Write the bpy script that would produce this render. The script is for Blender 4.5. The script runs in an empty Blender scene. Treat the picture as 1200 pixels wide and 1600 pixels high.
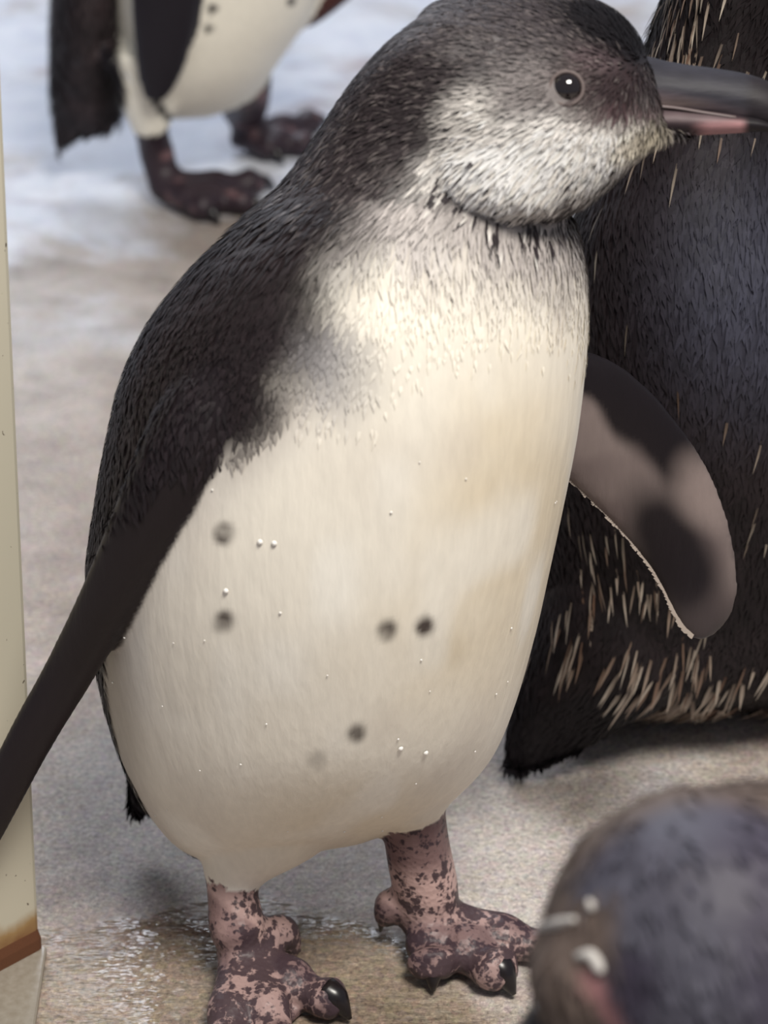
import bpy, math, random
import numpy as np
from mathutils import Vector
from mathutils.kdtree import KDTree

random.seed(4)
rng = np.random.default_rng(7)
scene = bpy.context.scene
col = scene.collection

# ------------------------------------------------------------------ camera
F = 4000.0                      # focal length in pixels of the 1200x1600 frame
TH = math.radians(28.0)         # downward pitch
H = 0.857                       # camera height above the floor
cam_d = bpy.data.cameras.new('camera')
cam = bpy.data.objects.new('camera', cam_d)
col.objects.link(cam)
cam.location = (0, 0, H)
cam.rotation_euler = (math.pi / 2 - TH, 0, 0)
cam_d.sensor_fit = 'VERTICAL'
cam_d.sensor_height = 24.0
cam_d.lens = F / 1600.0 * 24.0
cam_d.clip_start = 0.02
cam_d.dof.use_dof = True
cam_d.dof.focus_distance = 1.27
cam_d.dof.aperture_fstop = 5.6
scene.camera = cam

# ------------------------------------------------------------------ light
world = bpy.data.worlds.new('world')
scene.world = world
world.use_nodes = True
bg = world.node_tree.nodes['Background']
bg.inputs[0].default_value = (0.80, 0.84, 0.96, 1)
bg.inputs[1].default_value = 0.27


def area(name, loc, target, sx, sy, power, color):
    d = bpy.data.lights.new(name, 'AREA')
    d.shape = 'RECTANGLE'
    d.size, d.size_y = sx, sy
    d.energy = power
    d.color = color
    o = bpy.data.objects.new(name, d)
    col.objects.link(o)
    o.location = loc
    v = Vector(target) - Vector(loc)
    o.rotation_euler = v.to_track_quat('-Z', 'Y').to_euler()
    return o


area('ceiling_lamp', (0.45, 0.15, 2.15), (0.0, 1.15, 0.3), 0.7, 0.5, 60, (1.0, 0.95, 0.87))
area('skylight', (-1.2, 4.6, 3.0), (-0.2, 1.3, 0.0), 2.6, 1.6, 105, (0.84, 0.90, 1.0))
scene.view_settings.view_transform = 'Standard'
scene.view_settings.look = 'None'
scene.view_settings.exposure = 0.12
scene.view_settings.gamma = 1.0
scene.view_settings.use_curve_mapping = False

# ------------------------------------------------------------------ geometry helpers
CAM = np.array([0, 0, H])
RT = np.array([1.0, 0, 0])
FW = np.array([0, math.cos(TH), -math.sin(TH)])
UP = np.array([0, math.sin(TH), math.cos(TH)])


def W(px, py, d):
    """the world point on the sight line of a measured point, at axial distance d"""
    return CAM + d * (FW + (px - 600) / F * RT - (py - 800) / F * UP)


def G(px, py, z=0.0):
    """the point of the floor (or of a level z above it) at a measured point"""
    v = (py - 800) / F
    return W(px, py, (H - z) / (math.sin(TH) + v * math.cos(TH)))


def upright(py, Y):
    """axial distance of a vertical line that stands at world Y"""
    v = (py - 800) / F
    return Y / (math.cos(TH) - v * math.sin(TH))


def project(P):
    q = P - CAM
    d = q @ FW
    return 600 + F * (q @ RT) / d, 800 - F * (q @ UP) / d, d


def lin(r, g, b):
    c = np.array([r, g, b], float) / 255
    return np.where(c <= 0.04045, c / 12.92, ((c + 0.055) / 1.055) ** 2.4)


def smooth(a, b, x):
    t = np.clip((x - a) / (b - a), 0, 1)
    return t * t * (3 - 2 * t)


def catmull(ctrl, sub):
    c = np.asarray(ctrl, float)
    n = len(c)
    out = []
    for i in range(n - 1):
        p0, p1, p2, p3 = c[max(i - 1, 0)], c[i], c[i + 1], c[min(i + 2, n - 1)]
        for k in range(sub):
            t = k / sub
            out.append(0.5 * (2 * p1 + (p2 - p0) * t + (2 * p0 - 5 * p1 + 4 * p2 - p3) * t * t
                              + (3 * p1 - p0 - 3 * p2 + p3) * t ** 3))
    out.append(c[-1])
    return np.array(out)


def loft(ctrl, seg=28, sub=4, power=1.0):
    """rings of (centre, half axis A, half axis B), capped: vertices, faces"""
    r = catmull([np.concatenate(k) for k in ctrl], sub)
    a = np.linspace(0, 2 * math.pi, seg, endpoint=False)
    ca, sa = np.cos(a), np.sin(a)
    if power != 1.0:
        ca = np.sign(ca) * np.abs(ca) ** power
        sa = np.sign(sa) * np.abs(sa) ** power
    V = r[:, None, 0:3] + ca[None, :, None] * r[:, None, 3:6] + sa[None, :, None] * r[:, None, 6:9]
    n = len(r)
    verts = [tuple(v) for v in V.reshape(-1, 3)]
    faces = []
    for i in range(n - 1):
        for j in range(seg):
            k = (j + 1) % seg
            faces.append((i * seg + j, i * seg + k, (i + 1) * seg + k, (i + 1) * seg + j))
    verts += [tuple(r[0, 0:3]), tuple(r[-1, 0:3])]
    b0, b1 = n * seg, n * seg + 1
    for j in range(seg):
        k = (j + 1) % seg
        faces.append((b0, k, j))
        faces.append((b1, (n - 1) * seg + j, (n - 1) * seg + k))
    return verts, faces


def unit(v):
    v = np.asarray(v, float)
    return v / max(np.linalg.norm(v), 1e-9)


def pair(p, q, d, b):
    """ring across two measured points at distance d, half depth b in metres"""
    P, Q = W(p[0], p[1], d), W(q[0], q[1], d)
    c = (P + Q) / 2
    return c, (Q - P) / 2, -unit(c - CAM) * b


def pair2(p, dp, q, dq, b):
    """ring across two measured points, each at its own distance"""
    P, Q = W(p[0], p[1], dp), W(q[0], q[1], dq)
    c = (P + Q) / 2
    A = (Q - P) / 2
    n = -unit(c - CAM)
    n = n - unit(A) * (n @ unit(A))
    return c, A, unit(n) * b


def tube(pts, rad, flat=1.0, up=(0, 0, 1)):
    """rings round a chain of points; flat squeezes along up"""
    pts = [np.asarray(p, float) for p in pts]
    out = []
    for i, p in enumerate(pts):
        t = unit(pts[min(i + 1, len(pts) - 1)] - pts[max(i - 1, 0)])
        u = np.asarray(up, float)
        A = np.cross(t, u)
        if np.linalg.norm(A) < 1e-3:
            A = np.cross(t, np.array([0, 1.0, 0]))
        A = unit(A)
        B = unit(np.cross(A, t))
        out.append((p, A * rad[i], B * rad[i] * flat))
    return out


def ellipsoid(c, A, B, Cc):
    """three half axes; rings along Cc"""
    c, A, B, Cc = map(np.asarray, (c, A, B, Cc))
    out = []
    for t in np.linspace(-0.97, 0.97, 9):
        s = math.sqrt(1 - t * t)
        out.append((c + Cc * t, A * s, B * s))
    return out


def new_mesh(name, verts, faces, mats, parent=None, smooth_shade=True):
    me = bpy.data.meshes.new(name)
    me.from_pydata([tuple(v) for v in verts], [], faces)
    me.update()
    for m in (mats if isinstance(mats, (list, tuple)) else [mats]):
        me.materials.append(m)
    if smooth_shade:
        me.polygons.foreach_set('use_smooth', [True] * len(me.polygons))
    o = bpy.data.objects.new(name, me)
    col.objects.link(o)
    if parent is not None:
        o.parent = parent
    return o


def part(name, ctrl, mat, parent, seg=24, sub=4, power=1.0):
    v, f = loft(ctrl, seg, sub, power)
    off = np.array(parent_origin(parent))
    return new_mesh(name, [np.array(p) - off for p in v], f, mat, parent)


def parent_origin(o):
    x = np.zeros(3)
    while o is not None:
        x = x + np.array(o.location)
        o = o.parent
    return x


def thing(name, label, cat, loc, group=None):
    o = bpy.data.objects.new(name, None)
    col.objects.link(o)
    o.location = loc
    o.empty_display_size = 0.05
    o['label'] = label
    o['category'] = cat
    if group:
        o['group'] = group
    return o


def set_color(me, cols, name='col'):
    at = me.color_attributes.new(name, 'FLOAT_COLOR', 'POINT')
    c = np.ones((len(me.vertices), 4), np.float32)
    c[:, :3] = cols
    at.data.foreach_set('color', c.ravel())


def set_float(me, vals, name):
    at = me.attributes.new(name, 'FLOAT', 'POINT')
    at.data.foreach_set('value', np.asarray(vals, np.float32))


def hash_noise(P, scale, seed=0):
    """cheap smooth value noise in 3D"""
    q = np.asarray(P) * scale
    i = np.floor(q).astype(np.int64)
    f = q - i
    f = f * f * (3 - 2 * f)

    def h(a):
        n = (a[:, 0] * 73856093) ^ (a[:, 1] * 19349663) ^ (a[:, 2] * 83492791) ^ (seed * 2654435)
        n = (n ^ (n >> 13)) * 1274126177
        return ((n ^ (n >> 16)) & 0xffff) / 65535.0
    r = 0
    for dx in (0, 1):
        for dy in (0, 1):
            for dz in (0, 1):
                w = (f[:, 0] if dx else 1 - f[:, 0]) * (f[:, 1] if dy else 1 - f[:, 1]) * (f[:, 2] if dz else 1 - f[:, 2])
                r = r + w * h(i + np.array([dx, dy, dz]))
    return r


# ------------------------------------------------------------------ materials
def mat_new(name):
    m = bpy.data.materials.new(name)
    m.use_nodes = True
    nt = m.node_tree
    return m, nt, nt.nodes['Principled BSDF'], nt.links


def plain(name, c, rough=0.5, **kw):
    m, nt, p, L = mat_new(name)
    p.inputs['Base Color'].default_value = (*c, 1)
    p.inputs['Roughness'].default_value = rough
    for k, v in kw.items():
        p.inputs[k].default_value = v
    return m


def node(nt, t, **kw):
    n = nt.nodes.new(t)
    for k, v in kw.items():
        setattr(n, k, v)
    return n


def mat_plumage(name, rough=0.62, bump=0.25, scale=260, sheen=0.0):
    """body colour from the stored plumage colour, fine feather relief; bare spotted skin on the feet"""
    m, nt, p, L = mat_new(name)
    a = node(nt, 'ShaderNodeAttribute', attribute_name='col')
    ft = node(nt, 'ShaderNodeAttribute', attribute_name='foot')
    tc = node(nt, 'ShaderNodeTexCoord')
    mp = node(nt, 'ShaderNodeMapping')
    mp.inputs['Scale'].default_value = (1, 1, 0.22)
    L.new(tc.outputs['Object'], mp.inputs['Vector'])
    nz = node(nt, 'ShaderNodeTexNoise')
    nz.inputs['Scale'].default_value = scale
    nz.inputs['Detail'].default_value = 3
    L.new(mp.outputs['Vector'], nz.inputs['Vector'])
    # slight value change per feather
    mr = node(nt, 'ShaderNodeMapRange')
    mr.inputs['To Min'].default_value = 0.90
    mr.inputs['To Max'].default_value = 1.08
    L.new(nz.outputs['Fac'], mr.inputs['Value'])
    mul = node(nt, 'ShaderNodeVectorMath', operation='SCALE')
    L.new(a.outputs['Color'], mul.inputs[0])
    L.new(mr.outputs['Result'], mul.inputs['Scale'])
    # foot skin: pinkish with dark blotches and specks
    v1 = node(nt, 'ShaderNodeTexVoronoi')
    v1.inputs['Scale'].default_value = 270
    n2 = node(nt, 'ShaderNodeTexNoise')
    n2.inputs['Scale'].default_value = 48
    n2.inputs['Detail'].default_value = 5
    n2.inputs['Roughness'].default_value = 0.7
    L.new(tc.outputs['Object'], n2.inputs['Vector'])
    nd = node(nt, 'ShaderNodeTexNoise')
    nd.inputs['Scale'].default_value = 240
    L.new(tc.outputs['Object'], nd.inputs['Vector'])
    vs = node(nt, 'ShaderNodeVectorMath', operation='MULTIPLY_ADD')
    vs.inputs[1].default_value = (0.006, 0.006, 0.006)
    L.new(nd.outputs['Color'], vs.inputs[0])
    L.new(tc.outputs['Object'], vs.inputs[2])
    L.new(vs.outputs[0], v1.inputs['Vector'])
    # spot = distance below a threshold that grows with the blotch noise
    th = node(nt, 'ShaderNodeMapRange')
    th.inputs['From Min'].default_value = 0.37
    th.inputs['From Max'].default_value = 0.60
    th.inputs['To Min'].default_value = 0.12
    th.inputs['To Max'].default_value = 0.95
    oz = node(nt, 'ShaderNodeSeparateXYZ')
    L.new(tc.outputs['Object'], oz.inputs[0])
    zr = node(nt, 'ShaderNodeMapRange')
    zr.inputs['From Min'].default_value = 0.018
    zr.inputs['From Max'].default_value = 0.055
    zr.inputs['To Min'].default_value = 0.03
    zr.inputs['To Max'].default_value = -0.07
    L.new(oz.outputs['Z'], zr.inputs['Value'])
    za = node(nt, 'ShaderNodeMath', operation='ADD')
    L.new(n2.outputs['Fac'], za.inputs[0])
    L.new(zr.outputs['Result'], za.inputs[1])
    L.new(za.outputs[0], th.inputs['Value'])
    sub = node(nt, 'ShaderNodeMath', operation='SUBTRACT')
    L.new(th.outputs['Result'], sub.inputs[0])
    L.new(v1.outputs['Distance'], sub.inputs[1])
    sp = node(nt, 'ShaderNodeMapRange')
    sp.inputs['From Min'].default_value = -0.12
    sp.inputs['From Max'].default_value = 0.16
    sp.inputs['To Max'].default_value = 0.9
    L.new(sub.outputs[0], sp.inputs['Value'])
    dk = node(nt, 'ShaderNodeMix', data_type='RGBA')
    dk.inputs['B'].default_value = (*lin(52, 40, 48), 1)
    L.new(a.outputs['Color'], dk.inputs['A'])
    L.new(sp.outputs['Result'], dk.inputs['Factor'])
    fin = node(nt, 'ShaderNodeMix', data_type='RGBA')
    L.new(ft.outputs['Fac'], fin.inputs['Factor'])
    L.new(mul.outputs[0], fin.inputs['A'])
    L.new(dk.outputs['Result'], fin.inputs['B'])
    L.new(fin.outputs['Result'], p.inputs['Base Color'])
    lum = node(nt, 'ShaderNodeRGBToBW')
    L.new(a.outputs['Color'], lum.inputs[0])
    rl = node(nt, 'ShaderNodeMapRange')
    rl.inputs['From Max'].default_value = 0.2
    rl.inputs['To Min'].default_value = rough - 0.22
    rl.inputs['To Max'].default_value = rough
    L.new(lum.outputs[0], rl.inputs['Value'])
    rr = node(nt, 'ShaderNodeMapRange')
    L.new(rl.outputs['Result'], rr.inputs['To Min'])
    rr.inputs['To Max'].default_value = 0.42
    L.new(ft.outputs['Fac'], rr.inputs['Value'])
    L.new(rr.outputs['Result'], p.inputs['Roughness'])
    # relief: feathers on the body, scales on the foot
    v2 = node(nt, 'ShaderNodeTexVoronoi')
    v2.inputs['Scale'].default_value = 330
    L.new(tc.outputs['Object'], v2.inputs['Vector'])
    hm = node(nt, 'ShaderNodeMix', data_type='FLOAT')
    L.new(ft.outputs['Fac'], hm.inputs['Factor'])
    L.new(nz.outputs['Fac'], hm.inputs['A'])
    L.new(v2.outputs['Distance'], hm.inputs['B'])
    bp = node(nt, 'ShaderNodeBump')
    bp.inputs['Strength'].default_value = bump
    bp.inputs['Distance'].default_value = 0.0015
    L.new(hm.outputs['Result'], bp.inputs['Height'])
    L.new(bp.outputs['Normal'], p.inputs['Normal'])
    p.inputs['Sheen Weight'].default_value = sheen
    p.inputs['Specular IOR Level'].default_value = 0.24
    return m


def mat_feather(name, rough=0.55):
    m, nt, p, L = mat_new(name)
    a = node(nt, 'ShaderNodeAttribute', attribute_name='col')
    L.new(a.outputs['Color'], p.inputs['Base Color'])
    p.inputs['Roughness'].default_value = rough
    p.inputs['Specular IOR Level'].default_value = 0.24
    return m


M_BODY = mat_plumage('plumage_skin')
M_FEATHER = mat_feather('feathers')
M_DARKBODY = mat_plumage('dark_plumage_skin', rough=0.72, bump=0.5, scale=180)
M_DARKFEATHER = mat_feather('dark_feathers', 0.62)
M_CLAW = plain('claw_horn', lin(22, 17, 20), 0.3)
M_EYE = plain('eye_ball', lin(20, 13, 14), 0.04, **{'Coat Weight': 1.0, 'Coat Roughness': 0.02})
M_WATER = plain('water_drop', (0.86, 0.84, 0.80), 0.04, **{'Coat Weight': 1.0, 'Coat Roughness': 0.02})


def mat_beak(name, lower):
    m, nt, p, L = mat_new(name)
    a = node(nt, 'ShaderNodeAttribute', attribute_name='col')
    tc = node(nt, 'ShaderNodeTexCoord')
    nz = node(nt, 'ShaderNodeTexNoise')
    mp = node(nt, 'ShaderNodeMapping')
    mp.inputs['Scale'].default_value = (0.35, 1, 1.6)
    L.new(tc.outputs['Object'], mp.inputs['Vector'])
    L.new(mp.outputs['Vector'], nz.inputs['Vector'])
    nz.inputs['Scale'].default_value = 220
    nz.inputs['Detail'].default_value = 4
    mr = node(nt, 'ShaderNodeMapRange')
    mr.inputs['To Min'].default_value = 0.55
    mr.inputs['To Max'].default_value = 1.4
    L.new(nz.outputs['Fac'], mr.inputs['Value'])
    mul = node(nt, 'ShaderNodeVectorMath', operation='SCALE')
    L.new(a.outputs['Color'], mul.inputs[0])
    L.new(mr.outputs['Result'], mul.inputs['Scale'])
    L.new(mul.outputs[0], p.inputs['Base Color'])
    p.inputs['Roughness'].default_value = 0.55
    p.inputs['Specular IOR Level'].default_value = 0.25
    bp = node(nt, 'ShaderNodeBump')
    bp.inputs['Strength'].default_value = 0.25
    bp.inputs['Distance'].default_value = 0.001
    L.new(nz.outputs['Fac'], bp.inputs['Height'])
    L.new(bp.outputs['Normal'], p.inputs['Normal'])
    return m


M_BEAK = mat_beak('beak_horn', False)


# ------------------------------------------------------------------ body building
def fuse(comps, voxel, iters):
    """one continuous skin over all the lofts; returns the mesh arrays and the id of the nearest component"""
    verts, faces, ids = [], [], []
    kd_pts = []
    for cid, ctrl, kw in comps:
        v, f = loft(ctrl, **kw)
        o = len(verts)
        verts += v
        faces += [tuple(i + o for i in q) for q in f]
        ids += [cid] * len(v)
    me = bpy.data.meshes.new('tmp')
    me.from_pydata(verts, [], faces)
    me.update()
    ob = bpy.data.objects.new('tmp', me)
    col.objects.link(ob)
    r = ob.modifiers.new('r', 'REMESH')
    r.mode = 'VOXEL'
    r.voxel_size = voxel
    s = ob.modifiers.new('s', 'SMOOTH')
    s.factor = 0.5
    s.iterations = iters
    dg = bpy.context.evaluated_depsgraph_get()
    ev = ob.evaluated_get(dg)
    m2 = bpy.data.meshes.new_from_object(ev)
    bpy.data.objects.remove(ob)
    dv, did = [], []
    for cid, ctrl, kw in comps:
        v, f = loft(ctrl, seg=kw.get('seg', 28) * 3, sub=kw.get('sub', 4) * 3)
        dv += v
        did += [cid] * len(v)
    kd = KDTree(len(dv))
    for i, v in enumerate(dv):
        kd.insert(v, i)
    kd.balance()
    ids = did
    co = np.empty(len(m2.vertices) * 3, np.float32)
    m2.vertices.foreach_get('co', co)
    co = co.reshape(-1, 3).astype(float)
    near = np.array([ids[kd.find(v)[1]] for v in co])
    return m2, co, near


def finish_body(m2, co, cols, foot, mat, parent, name='body'):
    off = parent_origin(parent)
    m2.vertices.foreach_set('co', (co - off).astype(np.float32).ravel())
    m2.update()
    m2.name = name
    m2.polygons.foreach_set('use_smooth', [True] * len(m2.polygons))
    m2.materials.clear()
    m2.materials.append(mat)
    set_color(m2, cols)
    set_float(m2, foot, 'foot')
    o = bpy.data.objects.new(name, m2)
    col.objects.link(o)
    o.parent = parent
    return o


def relax(me, val, iters):
    """average a per-vertex value over its neighbours"""
    e = np.empty(len(me.edges) * 2, np.int32)
    me.edges.foreach_get('vertices', e)
    e = e.reshape(-1, 2)
    val = np.asarray(val, float)
    cnt = np.bincount(e.ravel(), minlength=len(val)) + 1.0
    for _ in range(iters):
        acc = val.copy()
        acc += np.bincount(e[:, 0], weights=val[e[:, 1]], minlength=len(val))
        acc += np.bincount(e[:, 1], weights=val[e[:, 0]], minlength=len(val))
        val = acc / cnt
    return val


def mesh_tris(me):
    me.calc_loop_triangles()
    t = np.empty(len(me.loop_triangles) * 3, np.int32)
    me.loop_triangles.foreach_get('vertices', t)
    n = np.empty(len(me.vertices) * 3, np.float32)
    me.vertices.foreach_get('normal', n)
    return t.reshape(-1, 3), n.reshape(-1, 3).astype(float)


def feathers(name, me, co, cols, dens, flow, length, width, lift, mat, parent, tint, count, seed=1, jit=.16):
    """one joined coat of small overlapping feathers. dens: weight per vertex; flow/length/width/lift: functions of base points"""
    g = np.random.default_rng(seed)
    tri, nrm = mesh_tris(me)
    A, B, C = co[tri[:, 0]], co[tri[:, 1]], co[tri[:, 2]]
    ar = 0.5 * np.linalg.norm(np.cross(B - A, C - A), axis=1)
    w = ar * dens[tri].mean(1)
    ti = g.choice(len(tri), size=count, p=w / w.sum())
    u, v = g.random(count), g.random(count)
    fl = u + v > 1
    u[fl], v[fl] = 1 - u[fl], 1 - v[fl]
    wa, wb, wc = (1 - u - v)[:, None], u[:, None], v[:, None]
    P = A[ti] * wa + B[ti] * wb + C[ti] * wc
    N = nrm[tri[ti, 0]] * wa + nrm[tri[ti, 1]] * wb + nrm[tri[ti, 2]] * wc
    N /= np.linalg.norm(N, axis=1)[:, None]
    cl = cols[tri[ti, 0]] * wa + cols[tri[ti, 1]] * wb + cols[tri[ti, 2]] * wc
    D = flow(P)
    D = D + g.normal(0, jit, D.shape)
    D = D - N * (D * N).sum(1)[:, None]
    D /= np.maximum(np.linalg.norm(D, axis=1), 1e-6)[:, None]
    S = np.cross(D, N)
    ln = (length(P) * g.uniform(0.7, 1.3, count))[:, None]
    wd = (width(P) * g.uniform(0.7, 1.3, count))[:, None]
    lf = (lift(P) * g.uniform(0.4, 1.4, count))[:, None]
    base = P - N * 0.0006
    mid = P + D * ln * 0.55 + N * (lf * 0.55 + 0.0004)
    tip = P + D * ln + N * lf
    V = np.stack([base - S * wd * 0.35, base + S * wd * 0.35, mid + S * wd * 0.5, tip, mid - S * wd * 0.5], 1)
    cb, ct = tint(P, cl, g)
    Cc = np.stack([cb, cb, (cb + ct) / 2, ct, (cb + ct) / 2], 1)
    V = V - parent_origin(parent)
    n = count
    me2 = bpy.data.meshes.new(name)
    me2.vertices.add(n * 5)
    me2.vertices.foreach_set('co', V.astype(np.float32).ravel())
    i0 = (np.arange(n) * 5)[:, None]
    loops = (i0 + np.array([[0, 1, 2, 4, 4, 2, 3]])).astype(np.int32).ravel()
    me2.loops.add(len(loops))
    me2.loops.foreach_set('vertex_index', loops)
    me2.polygons.add(n * 2)
    st = np.stack([np.arange(n) * 7, np.arange(n) * 7 + 4], 1).astype(np.int32).ravel()
    me2.polygons.foreach_set('loop_start', st)
    me2.update(calc_edges=True)
    me2.validate()
    me2.materials.append(mat)
    me2.polygons.foreach_set('use_smooth', [True] * len(me2.polygons))
    set_color(me2, np.clip(Cc.reshape(-1, 3), 0, 1))
    o = bpy.data.objects.new(name, me2)
    col.objects.link(o)
    o.parent = parent
    o['kind'] = 'stuff'
    return o


def claw(p0, p1, r, parent, droop=0.006):
    p0, p1 = np.asarray(p0, float), np.asarray(p1, float)
    m = (p0 + p1) / 2 + np.array([0, 0, droop * 0.6])
    return part('claw', tube([p0, m, p1], [r, r * 0.75, r * 0.12], 1.1), M_CLAW, parent, 12, 3)


def dirs(dx, dy):
    """direction across the picture as a world vector (dx right, dy down)"""
    return np.outer(dx, RT) - np.outer(dy, UP)


# ------------------------------------------------------------------ floor
def build_floor():
    m, nt, p, L = mat_new('wet_concrete')
    tc = node(nt, 'ShaderNodeTexCoord')
    pos = tc.outputs['Object']

    def noise(scale, detail=4, rough=0.55, vec=pos, dist=0.0):
        n = node(nt, 'ShaderNodeTexNoise')
        n.inputs['Scale'].default_value = scale
        n.inputs['Detail'].default_value = detail
        n.inputs['Roughness'].default_value = rough
        n.inputs['Distortion'].default_value = dist
        L.new(vec, n.inputs['Vector'])
        return n

    def ramp(src, stops):
        r = node(nt, 'ShaderNodeValToRGB')
        e = r.color_ramp.elements
        while len(e) < len(stops):
            e.new(0.5)
        for k, (t, c) in zip(e, stops):
            k.position = t
            k.color = (*c, 1)
        L.new(src, r.inputs['Fac'])
        return r

    def mix(f, a, b, mode='MIX'):
        n = node(nt, 'ShaderNodeMix', data_type='RGBA', blend_type=mode)
        for s, x in (('Factor', f), ('A', a), ('B', b)):
            if isinstance(x, (int, float)):
                n.inputs[s].default_value = x
            elif isinstance(x, (tuple, np.ndarray)):
                n.inputs[s].default_value = (*x, 1)
            else:
                L.new(x, n.inputs[s])
        return n.outputs['Result']

    def mrange(src, a, b, c=0.0, d=1.0):
        n = node(nt, 'ShaderNodeMapRange')
        n.interpolation_type = 'SMOOTHSTEP'
        for k, v in zip(('From Min', 'From Max', 'To Min', 'To Max'), (a, b, c, d)):
            n.inputs[k].default_value = v
        L.new(src, n.inputs['Value'])
        return n.outputs['Result']

    stretch = node(nt, 'ShaderNodeMapping')
    stretch.inputs['Rotation'].default_value = (0, 0, math.radians(-14))
    stretch.inputs['Scale'].default_value = (1.0, 1.15, 1)
    L.new(pos, stretch.inputs['Vector'])
    big = noise(2.6, 5, 0.6, stretch.outputs['Vector'], 0.6)
    base = ramp(big.outputs['Fac'], [(0.30, lin(128, 115, 108)), (0.46, lin(158, 148, 140)),
                                     (0.58, lin(172, 164, 158)), (0.72, lin(190, 190, 194))])
    # whitewash, plus the window's bluish reflection painted in towards the back
    sx = node(nt, 'ShaderNodeSeparateXYZ')
    L.new(pos, sx.inputs[0])
    n5 = noise(3.3, 6, 0.65, stretch.outputs['Vector'], 0.8)
    far = mrange(sx.outputs['Y'], 1.55, 2.5, 0.0, 0.34)
    add = node(nt, 'ShaderNodeMath', operation='ADD')
    L.new(n5.outputs['Fac'], add.inputs[0])
    L.new(far, add.inputs[1])
    wf = mrange(add.outputs[0], 0.62, 0.82)
    c = mix(wf, base.outputs['Color'], lin(208, 212, 222))
    # rusty brown smears
    n6 = noise(4.4, 5, 0.6, stretch.outputs['Vector'], 0.4)
    bf = mrange(n6.outputs['Fac'], 0.56, 0.70, 0.0, 0.55)
    c = mix(bf, c, lin(140, 112, 104))
    # fine aggregate specks
    s1 = noise(330, 4, 0.85)
    sp = ramp(s1.outputs['Fac'], [(0.34, (0.16, 0.15, 0.15)), (0.46, (0.46, 0.45, 0.45)), (0.54, (0.54, 0.53, 0.52)), (0.66, (0.92, 0.90, 0.86))])
    near = mrange(sx.outputs['Y'], 1.5, 2.3, 0.9, 0.4)
    c = mix(near, c, sp.outputs['Color'], 'OVERLAY')
    md = noise(17, 6, 0.7, stretch.outputs['Vector'], 0.5)
    mdr = ramp(md.outputs['Fac'], [(0.32, (0.26, 0.25, 0.25)), (0.48, (0.5, 0.5, 0.5)), (0.68, (0.74, 0.74, 0.75))])
    c = mix(0.55, c, mdr.outputs['Color'], 'OVERLAY')
    s2 = node(nt, 'ShaderNodeTexVoronoi')
    s2.inputs['Scale'].default_value = 240
    L.new(pos, s2.inputs['Vector'])
    tint = node(nt, 'ShaderNodeMix', data_type='RGBA', blend_type='SOFT_LIGHT')
    tint.inputs['Factor'].default_value = 0.07
    L.new(c, tint.inputs['A'])
    L.new(s2.outputs['Color'], tint.inputs['B'])
    c = tint.outputs['Result']
    # wet film in front of the post
    nw = noise(5.0, 4, 0.6)
    ax = node(nt, 'ShaderNodeVectorMath', operation='SUBTRACT')
    ax.inputs[1].default_value = (-0.13, 1.02, 0)
    L.new(pos, ax.inputs[0])
    sc = node(nt, 'ShaderNodeVectorMath', operation='MULTIPLY')
    sc.inputs[1].default_value = (1 / 0.17, 1 / 0.12, 0)
    L.new(ax.outputs[0], sc.inputs[0])
    ln = node(nt, 'ShaderNodeVectorMath', operation='LENGTH')
    L.new(sc.outputs[0], ln.inputs[0])
    wsum = node(nt, 'ShaderNodeMath', operation='ADD')
    L.new(ln.outputs['Value'], wsum.inputs[0])
    wn = mrange(nw.outputs['Fac'], 0.3, 0.7, -0.25, 0.25)
    L.new(wn, wsum.inputs[1])
    wet = mrange(wsum.outputs[0], 0.92, 1.06, 1.0, 0.0)
    c = mix(wet, c, mix(1.0, c, lin(212, 205, 192), 'MULTIPLY'))
    L.new(c, p.inputs['Base Color'])
    r1 = mrange(nw.outputs['Fac'], 0.35, 0.7, 0.62, 0.38)
    rm = node(nt, 'ShaderNodeMix', data_type='FLOAT')
    L.new(wet, rm.inputs['Factor'])
    L.new(r1, rm.inputs['A'])
    gl = noise(11, 3, 0.6)
    L.new(mrange(gl.outputs['Fac'], 0.49, 0.63, 0.42, 0.05), rm.inputs['B'])
    L.new(rm.outputs['Result'], p.inputs['Roughness'])
    # relief
    b1 = node(nt, 'ShaderNodeBump')
    L.new(mrange(wet, 0, 1, 0.45, 0.08), b1.inputs['Strength'])
    b1.inputs['Distance'].default_value = 0.002
    L.new(s1.outputs['Fac'], b1.inputs['Height'])
    wv = node(nt, 'ShaderNodeMapping')
    wv.inputs['Scale'].default_value = (1, 2.2, 1)
    L.new(pos, wv.inputs['Vector'])
    rip = noise(70, 2, 0.5, wv.outputs['Vector'])
    b2 = node(nt, 'ShaderNodeBump')
    b2.inputs['Distance'].default_value = 0.0035
    L.new(mrange(wet, 0, 1, 0.1, 1.0), b2.inputs['Strength'])
    L.new(rip.outputs['Fac'], b2.inputs['Height'])
    L.new(b1.outputs['Normal'], b2.inputs['Normal'])
    L.new(b2.outputs['Normal'], p.inputs['Normal'])
    # gently uneven slab
    n = 90
    xs = np.linspace(-3, 3, n)
    ys = np.linspace(-1.5, 6, n)
    verts = [(x, y, 0.0) for y in ys for x in xs]
    faces = [(j * n + i, j * n + i + 1, (j + 1) * n + i + 1, (j + 1) * n + i) for j in range(n - 1) for i in range(n - 1)]
    o = new_mesh('floor', verts, faces, m)
    o['kind'] = 'structure'
    o['label'] = 'wet speckled concrete floor with white washed patches'
    return o


build_floor()


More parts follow.
